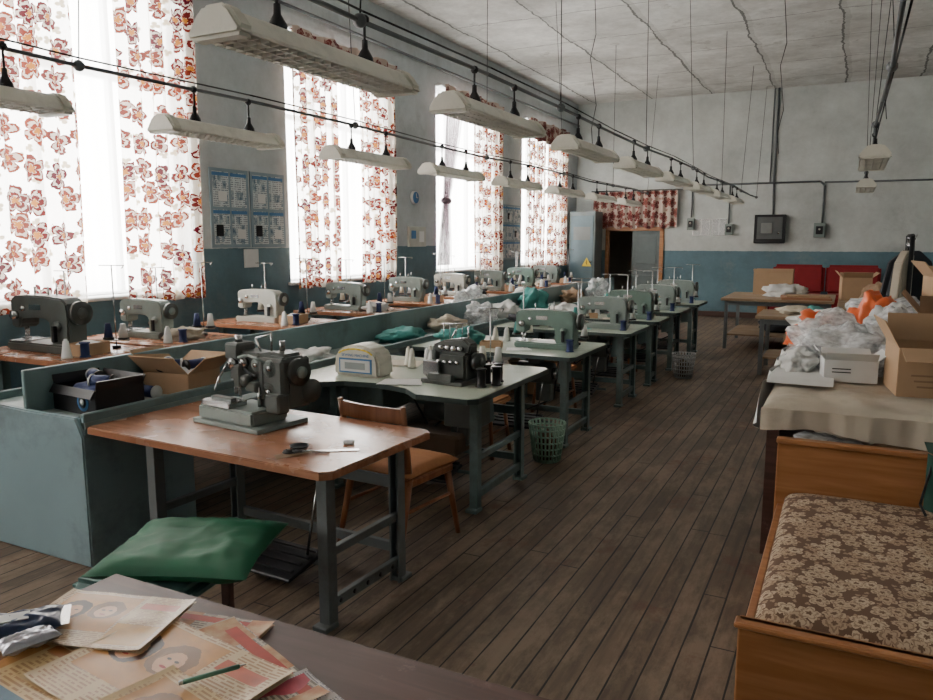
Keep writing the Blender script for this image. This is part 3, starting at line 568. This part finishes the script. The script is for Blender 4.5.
for (x,y,s,m) in ((-3.66,4.6,(.3,.3,.1),whitefab),(-3.66,5.9,(.3,.5,.12),tealfab),(-4.15,6.3,(.3,.4,.16),whitefab),(-3.66,7.6,(.33,.4,.22),bag),(-4.15,8.3,(.36,.5,.34),bag),(-3.66,9.2,(.33,.5,.28),tealfab),(-4.15,10,(.3,.5,.25),whitefab),(-3.66,10.8,(.33,.5,.2),cardd),(-3.66,12,(.3,.5,.3),bag),(-3.66,6.8,(.33,.4,.14),beige),(-3.66,8.3,(.33,.4,.18),whitefab)):
    pile('plastic_bag' if m is bag else 'fabric_pile',(x,y,.776),s,m)
# stool with green cushion
b=MB('stool'); lg=mat('stool_teal',(.06,.14,.13),.6)
b.box((0,0,.385),(.5,.42,.07),lg,bev=.03,seg=3)
for sx in (-1,1):
    for sy in (-1,1): b.box((sx*.2,sy*.16,.18),(.035,.035,.36),veneerd)
    b.box((sx*.2,0,.12),(.025,.3,.03),veneerd)
b.done((-2.36,1.96,0),rz=.15)
b=MB('green_cushion'); b.pillow((0,0,0),.62,.56,.11,greenfab,n=34,seed=3,wr=.009,power=.5); b.done((-2.28,2.07,.472),rz=.42)
def wchair(loc,rz):
    b=MB('wooden_chair')
    b.pillow((0,0,.45),.49,.46,.08,ochre,power=.25,wr=.002)
    b.box((0,0,.405),(.44,.42,.045),woodch,bev=.008)
    for sx in (-1,1):
        b.cyl((sx*.19,.18,.42),(sx*.23,.24,0),.023,woodch,r2=.014); b.cyl((sx*.2,-.18,.44),(sx*.22,-.29,0),.023,woodch,r2=.014); b.cyl((sx*.2,-.18,.42),(sx*.22,-.25,.84),.022,woodch,r2=.015)
        b.cyl((sx*.205,.2,.25),(sx*.205,-.21,.25),.01,woodch)
    for z,hh in ((.79,.08),(.64,.04)):
        for q in (0,.02): b.sheet(lambda u,v:Vector(((u-.5)*.44,-.17-q-(z-.42)*.17-.03*math.cos((u-.5)*3.0),z-hh/2+hh*v)),14,2,woodch)
        for q in (0,1): b.sheet(lambda u,v:Vector(((u-.5)*.44,-.17-.02*v-(z-.42)*.17-.03*math.cos((u-.5)*3.0),z-hh/2+hh*q)),14,1,woodch)
    b.done(loc,rz)
wchair((-2.2,3.52,0),-.12)
def stool2(x,y):
    b=MB('stool'); b.box((0,0,.43),(.36,.36,.05),ochre,bev=.015,seg=2)
    for sx in (-1,1):
        for sy in (-1,1): b.cyl((sx*.13,sy*.13,.41),(sx*.17,sy*.17,0),.016,woodch)
        b.cyl((sx*.15,-.15,.2),(sx*.15,.15,.2),.009,woodch)
    b.done((x,y,0))
for y in (5.32,7.0,9.45): stool2(-2.55,y)
def basket(x,y,m):
    b=MB('waste_basket'); n=24
    for i in range(n):
        a=6.283*i/n; b.cyl((.1*math.cos(a),.1*math.sin(a),.01),(.14*math.cos(a),.14*math.sin(a),.3),.008,m,seg=6)
    for r,z in ((.1,.012),(.108,.06),(.115,.11),(.122,.16),(.128,.21),(.135,.26),(.142,.3)):
        b.tube([(r*math.cos(6.283*i/n),r*math.sin(6.283*i/n),z) for i in range(n+1)],.007,m,6)
    b.lathe([(.1,0),(.1,.01)],(0,0,0),m); b.crumple((0,0,.02),(.17,.17,.2),brownfab,seed=x,amp=.3,sub=3); b.done((x,y,0))
basket(-2.0,5.34,mat('green_plastic',(.25,.4,.3),.4)); basket(-1.75,9.45,mat('gray_plastic',(.4,.41,.41),.4))
# foreground desk
b=MB('desk'); b.box((-.75,.88,.755),(2.04,.9,.05),veneerd,bev=.006); 
for x in (-1.68,.18): b.box((x,.88,.365),(.03,.8,.73),veneerd)
b.box((-.75,1.2,.6),(1.84,.02,.28),veneerd); b.done()
SK=(.7,.38,.22); SK2=(.76,.45,.28); HR=(.05,.016,.008); HB=(.22,.09,.025); EY=(.03,.015,.01); LP=(.45,.04,.04)
def face(cx,cy,r,hair,skin): return ((cx,cy+r*.15,r*1.25,r*1.8,hair),(cx,cy-r*.15,r*.72,r*1.15,skin),(cx-r*.28,cy+r*.1,r*.15,r*.11,EY),(cx+r*.28,cy+r*.1,r*.15,r*.11,EY),(cx,cy-r*.7,r*.25,r*.12,LP))
pA=paper_mat('newsprint',(.58,.5,.41),(.12,.09,.08),46,4,((.42,.14,.06),(.66,.48,.28)),ell=((.5,.94,-.4,.03,(.45,.05,.03)),(.2,.3,-.14,.2,(.5,.2,.16))),bt=.3)
pB=paper_mat('magazine_cream',(.66,.5,.3),(.35,.14,.06),34,3,ell=((.34,.6,-.28,.34,(.55,.26,.07)),)+face(.2,.6,.1,HR,SK)+face(.45,.64,.1,HB,SK2)+((.8,.8,-.14,.06,(.5,.1,.05)),(.8,.25,-.16,.18,(.55,.3,.08))),rough=.4)
pD=paper_mat('magazine_gold',(.64,.46,.23),(.36,.17,.07),30,2,ell=((.28,.5,-.22,.4,(.5,.24,.07)),)+face(.28,.6,.12,HB,SK)+((.3,.2,.2,.14,(.5,.08,.06)),(.74,.9,-.22,.04,(.4,.15,.04)),(.74,.3,-.2,.2,(.12,.22,.3))),rough=.4)
pC=paper_mat('magazine_white',(.7,.64,.62),(.14,.13,.15),44,3,ell=((.15,.5,-.12,.45,(.6,.1,.14)),(.7,.85,-.2,.1,(.6,.14,.2)),(.75,.3,-.18,.2,(.16,.3,.5))),rough=.4)
for i,(x,y,z,w,d,m,rz) in enumerate([(-1.42,1.04,.781,.58,.42,pA,.2),(-1.16,.96,.789,.42,.5,pA,-.35),(-1.55,.84,.797,.46,.34,pD,-.1),(-1.22,1.0,.803,.46,.32,pB,-.12),(-.86,.99,.787,.34,.26,pC,-.35),(-1.05,.84,.812,.38,.3,pD,-.2),(-.66,.93,.783,.3,.2,pC,.2),(-1.52,1.1,.808,.34,.24,pB,.3)]):
    b=MB('newspaper'); b.sheet(lambda u,v:Vector(((u-.5)*w,(v-.5)*d,.004+.003*noise.noise(Vector((u*3+i*3.1,v*3,0)))+.01*max(0,abs(u-.5)-.42)*6)),20,20,m)
    b.sheet(lambda u,v:Vector(((u-.5)*w,(v-.5)*d,.0)),1,1,m); b.done((x,y,z),rz)
b=MB('green_pen'); b.cyl((0,0,0),(.11,0,0),.005,mat('pen_green',(.12,.3,.2),.35)); b.cyl((.11,0,0),(.125,0,0),.004,steel,r2=.001); b.cyl((-.008,0,0),(0,0,0),.0045,whitepap); b.done((-1.13,.98,.827),rz=1.0)
b=MB('snack_packet'); pk=mat('packet_navy',(.02,.035,.09),.3); b.pillow((0,0,0),.17,.11,.03,pk,seed=5,wr=.004,n=20,power=.5); b.box((-.02,0,.0165),(.07,.04,.002),whitepap); b.box((.088,0,0),(.02,.1,.002),steel); b.pillow((.02,-.09,0),.12,.07,.025,mat('packet_silver',(.4,.4,.45),.25,.5),seed=8,wr=.004,rot=(0,0,.4)); b.done((-1.64,.98,.83),rz=.9)
# ---------------------------------------------------------------- right side : daybed
b=MB('daybed'); X0,X1=-.25,.77
b.box(((X0+X1)/2,2.52,.235),(X1-X0,.035,.43),veneer,bev=.005); b.box(((X0+X1)/2,2.5,.44),(X1-X0+.02,.06,.02),veneer,bev=.005)
b.box(((X0+X1)/2,4.02,.37),(X1-X0+.02,.035,.66),veneer,bev=.005); b.box(((X0+X1)/2,4.01,.7),(X1-X0+.03,.06,.025),veneer,bev=.005)
for x in (X0+.02,X1-.02): b.box((x,3.27,.22),(.03,1.48,.3),veneer,bev=.004); b.box((x,2.56,.05),(.05,.05,.1),veneerd); b.box((x,3.98,.05),(.05,.05,.1),veneerd)
def mt(u,v):
    x=u*2-1;y=v*2-1; e=max(0,(1-x**14)*(1-y**14))**.35; return Vector(((X0+X1)/2+x*(X1-X0-.06)/2,3.27+y*.73,.33+.15*e+.006*noise.noise(Vector((x*3,y*4,0)))))
b.sheet(mt,60,80,bedm,uvf=lambda u,v:(u*.96,v*1.45)); b.done()
# cloth-covered work table
b=MB('cutting_table'); X0,X1,Y0,Y1=-.36,1.0,4.16,6.7
def padt(s):
    def f(u,v):
        x=u*2-1;y=v*2-1; e=max(0,(1-x**12)*(1-y**16))**.4
        return Vector(((X0+X1)/2+x*(X1-X0)/2,(Y0+Y1)/2+y*(Y1-Y0)/2,.81+s*.055*e+.02*noise.noise(Vector((x*4,y*6,s)))*e+.006*noise.noise(Vector((x*14,y*20,s)))*e))
    return f
b.sheet(padt(1),60,80,beige); b.sheet(padt(-1),40,50,beige)
b.sheet(lambda u,v:Vector((X0+(X1-X0)*u,Y0-.012-.018*math.sin(u*23)*(.3+v)-.006*math.sin(u*71),.83-.12*v+.02*math.sin(u*9)*v)),90,6,beige)
for x in (X0+.06,X1-.06):
    for y in (Y0+.08,5.4,Y1-.1): b.box((x,y,.37),(.06,.06,.74),veneerd)
b.box(((X0+X1)/2,(Y0+Y1)/2+.05,.45),(X1-X0-.06,Y1-Y0-.1,.03),veneerd); b.done()
b=MB('hanging_white_cloth'); b.sheet(lambda u,v:Vector((-.38-.1*(1-v)*(0.4+.6*math.sin(u*3.1))-.02*math.sin(u*24+2*v),4.6+1.9*u,.89-.42*(1-v)*(.6+.4*math.sin(u*4)))),70,10,whitefab)
b.sheet(lambda u,v:Vector((-.38+.35*v,4.6+1.9*u,.885+.01*math.sin(u*14))),30,6,whitefab); b.done()
for (x,y,s,m,nm_) in ((.0,5.5,(.5,.4,.26),bag,'plastic_bag'),(.32,5.6,(.45,.4,.36),bag,'plastic_bag'),(-.08,5.95,(.45,.45,.28),bag,'plastic_bag'),(-.14,6.45,(.4,.35,.28),orangefab,'orange_bag'),(.22,6.4,(.35,.4,.4),orangefab,'orange_bag'),(.6,6.25,(.4,.5,.36),bag,'plastic_bag'),(.28,6.0,(.34,.3,.36),whitefab,'fabric_pile'),(-.24,5.25,(.2,.4,.12),whitefab,'fabric_pile'),(.3,5.2,(.26,.26,.2),bag,'plastic_bag')):
    pile(nm_,(x,y,.872),s,m,amp=.36)
openbox('white_carton',(.04,5.0,.872),(.28,.24,.13),whitepap,rz=.12,flap=.07,inner=bag,marks=lambda b,w,d,h:[b.box((-.05,-d/2-.005,h*.6-.02*k),(.1,.003,.006),black) for k in range(2)])
openbox('cardboard_box',(.5,4.78,.872),(.5,.4,.26),card,rz=.12,flap=.16,flapang=(.3,.5,.4,1.9),marks=lambda b,w,d,h:[b.box((-.12,-d/2-.005,h*.45-.03*k),(.14-.03*k,.003,.01),cardd) for k in range(3)])
openbox('cardboard_box',(.66,5.35,.872),(.5,.4,.4),cardd,rz=-.1,flap=.15)
openbox('cardboard_box',(.66,5.36,1.28),(.42,.34,.2),card,rz=.15,flap=.12)
b=MB('fabric_offcuts'); b.crumple((0,0,0),(.4,.4,.16),bag,seed=2); b.crumple((.45,.1,0),(.5,.4,.14),cardd,seed=6); b.crumple((.1,.4,0),(.4,.4,.14),beige,seed=9); b.done((-.05,4.5,.466))
b=MB('green_coat'); b.sheet(lambda u,v:Vector((.38+.3*u,3.96-.05*math.sin(u*12)-.06,.74-.32*v*(.8+.2*math.sin(u*9)))),24,10,dgreen); b.sheet(lambda u,v:Vector((.38+.3*u,3.9+.2*v-.05*math.sin(u*12)*(1-v),.745)),24,4,dgreen); b.done()
b=MB('hanging_cord'); b.tube([(.4,3.88,.7),(.38,3.86,.6),(.36,3.82,.52),(.38,3.76,.49)],.006,black); b.done()
def plain_table(x0,x1,y0,y1,h,top,name='work_table'):
    b=MB(name); b.box(((x0+x1)/2,(y0+y1)/2,h-.02),(x1-x0,y1-y0,.04),top,bev=.004)
    for x in (x0+.08,x1-.08):
        for y in (y0+.08,y1-.08): b.box((x,y,(h-.04)/2),(.05,.05,h-.04),grayleg)
        b.box((x,(y0+y1)/2,.2),(.03,y1-y0-.16,.03),grayleg); b.box((x,(y0+y1)/2,h-.08),(.03,y1-y0-.16,.05),grayleg)
    b.box(((x0+x1)/2,y0+.08,h-.08),(x1-x0-.16,.03,.06),grayleg); b.box(((x0+x1)/2,(y0+y1)/2,.22),(x1-x0-.2,y1-y0-.2,.02),top); b.done()
ply=wood_mat('plywood',(.24,.16,.095),(.36,.25,.15),.5,0)
plain_table(-1.75,-.15,12.3,13.9,.8,ply); plain_table(-.1,1.2,11.3,13.4,.8,ply); plain_table(-.5,.8,7.6,9.6,.8,ply); plain_table(-1.0,.1,10.0,11.0,.76,ply)
for (x,y,z,s,m,nm_) in ((-.15,8.1,.8,(.6,.6,.2),whitefab,'fabric_pile'),(.35,8.8,.8,(.7,.6,.3),bag,'plastic_bag'),(-.25,9.2,.8,(.4,.4,.15),tealfab,'fabric_pile'),(-.9,13.1,.8,(.6,.4,.18),whitefab,'fabric_pile'),(-.5,10.5,.76,(.5,.5,.1),beige,'fabric_pile'),(.5,12.3,.8,(.5,.5,.3),cardd,'fabric_pile'),(-.8,13.1,.235,(.8,.6,.3),darkfab,'fabric_pile'),(.3,12.2,.235,(.7,.6,.35),cardd,'fabric_pile')):
    pile(nm_,(x,y,z),s,m)
b=MB('red_sofa'); b.box((-.4,16.6,.3),(2.0,.8,.35),redfab,bev=.06,seg=3)
for x in (-.9,.1): b.box((x,16.5,.55),(.98,.7,.18),redfab,bev=.06,seg=3); b.box((x,16.95,.9),(.98,.2,.6),redfab,rot=(-.12,0,0),bev=.06,seg=3)
for x in (-1.5,.7): b.box((x,16.6,.45),(.18,.85,.6),veneer,bev=.02)
for x in (-1.45,.65):
    for y in (16.25,16.95): b.cyl((x,y,0),(x,y,.15),.03,veneerd)
b.done()
openbox('cardboard_box',(.12,12.9,.8),(.4,.4,.34),card,rz=.1,flap=.12)
openbox('paper_sack',(-1.1,13.6,.8),(.6,.3,.36),card,flap=.06,flapang=(.1,.2,.1,.2))
b=MB('folded_boards'); b.box((0,0,.02),(.7,.5,.04),wood_mat('ply_stack',(.3,.14,.07),(.36,.18,.1),.5),bev=.003); b.box((.03,.02,.05),(.6,.4,.02),card); b.done((-.55,12.6,.8),.1)
b=MB('garment_rack')
for y in (9.75,10.45): b.cyl((.62,y,0),(.62,y,1.75),.025,black); b.cyl((.35,y,.03),(.95,y,.03),.02,black)
b.cyl((.62,9.7,1.75),(.62,10.5,1.75),.018,black)
b.done()
for k,(x,y,m,a) in enumerate(((.58,9.86,beige,1.15),(.66,9.98,darkfab,.5),(.62,10.14,darkfab,.2),(.62,10.3,darkfab,.9))):
    b=MB('hanging_coat'); b.prism([(-.2,1.45),(-.05,1.58),(.05,1.58),(.2,1.45),(.26,1.05),(.2,1.03),(.17,1.25),(.19,.65),(-.19,.62),(-.17,1.25),(-.21,1.03),(-.27,1.06)],-.045,.045,m,'XZ',bev=.03); b.tube([(0,0,1.58),(0,0,1.7),(.02,0,1.76)],.005,steel,6); b.done((x,y,0),a)
b=MB('control_cabinet'); cg=mat('cabinet_gray',(.17,.21,.22),.45,dirt=.2); b.box((0,0,1.2),(.62,.56,2.3),cg,bev=.01); b.box((0,-.29,1.2),(.54,.02,2.1),mat('cabinet_blue',(.11,.17,.2),.4),bev=.004)
b.box((0,-.3,1.85),(.4,.01,.3),mat('panel_gray2',(.16,.18,.18),.4)); b.cyl((.22,-.3,1.2),(.22,-.34,1.2),.02,steel)
b.prism([(.02,1.1),(.24,1.1),(.13,1.3)],-.315,-.305,yellow,'XZ'); b.prism([(.125,1.25),(.145,1.2),(.132,1.2),(.145,1.12),(.11,1.19),(.125,1.19)],-.32,-.315,black,'XZ')
b.box((0,0,.025),(.56,.5,.05),black); b.done((-5.52,17.1,0))
# ---------------------------------------------------------------- world + camera
w=bpy.data.worlds.new('overcast_sky'); S.world=w; w.use_nodes=True; bg=w.node_tree.nodes['Background']; bg.inputs[0].default_value=(1,.98,.94,1); bg.inputs[1].default_value=19
cam=bpy.data.cameras.new('camera'); co=bpy.data.objects.new('camera',cam); S.collection.objects.link(co); S.camera=co
cam.sensor_width=36; cam.lens=750*36/933; cam.clip_end=100
psi=math.atan(.5059); th=math.atan(.1467)
F=Vector((-math.sin(psi)*math.cos(th),math.cos(psi)*math.cos(th),-math.sin(th))); R=Vector((math.cos(psi),math.sin(psi),0)); U=R.cross(F)
co.matrix_world=Matrix(((R.x,U.x,-F.x,0),(R.y,U.y,-F.y,0),(R.z,U.z,-F.z,H),(0,0,0,1)))
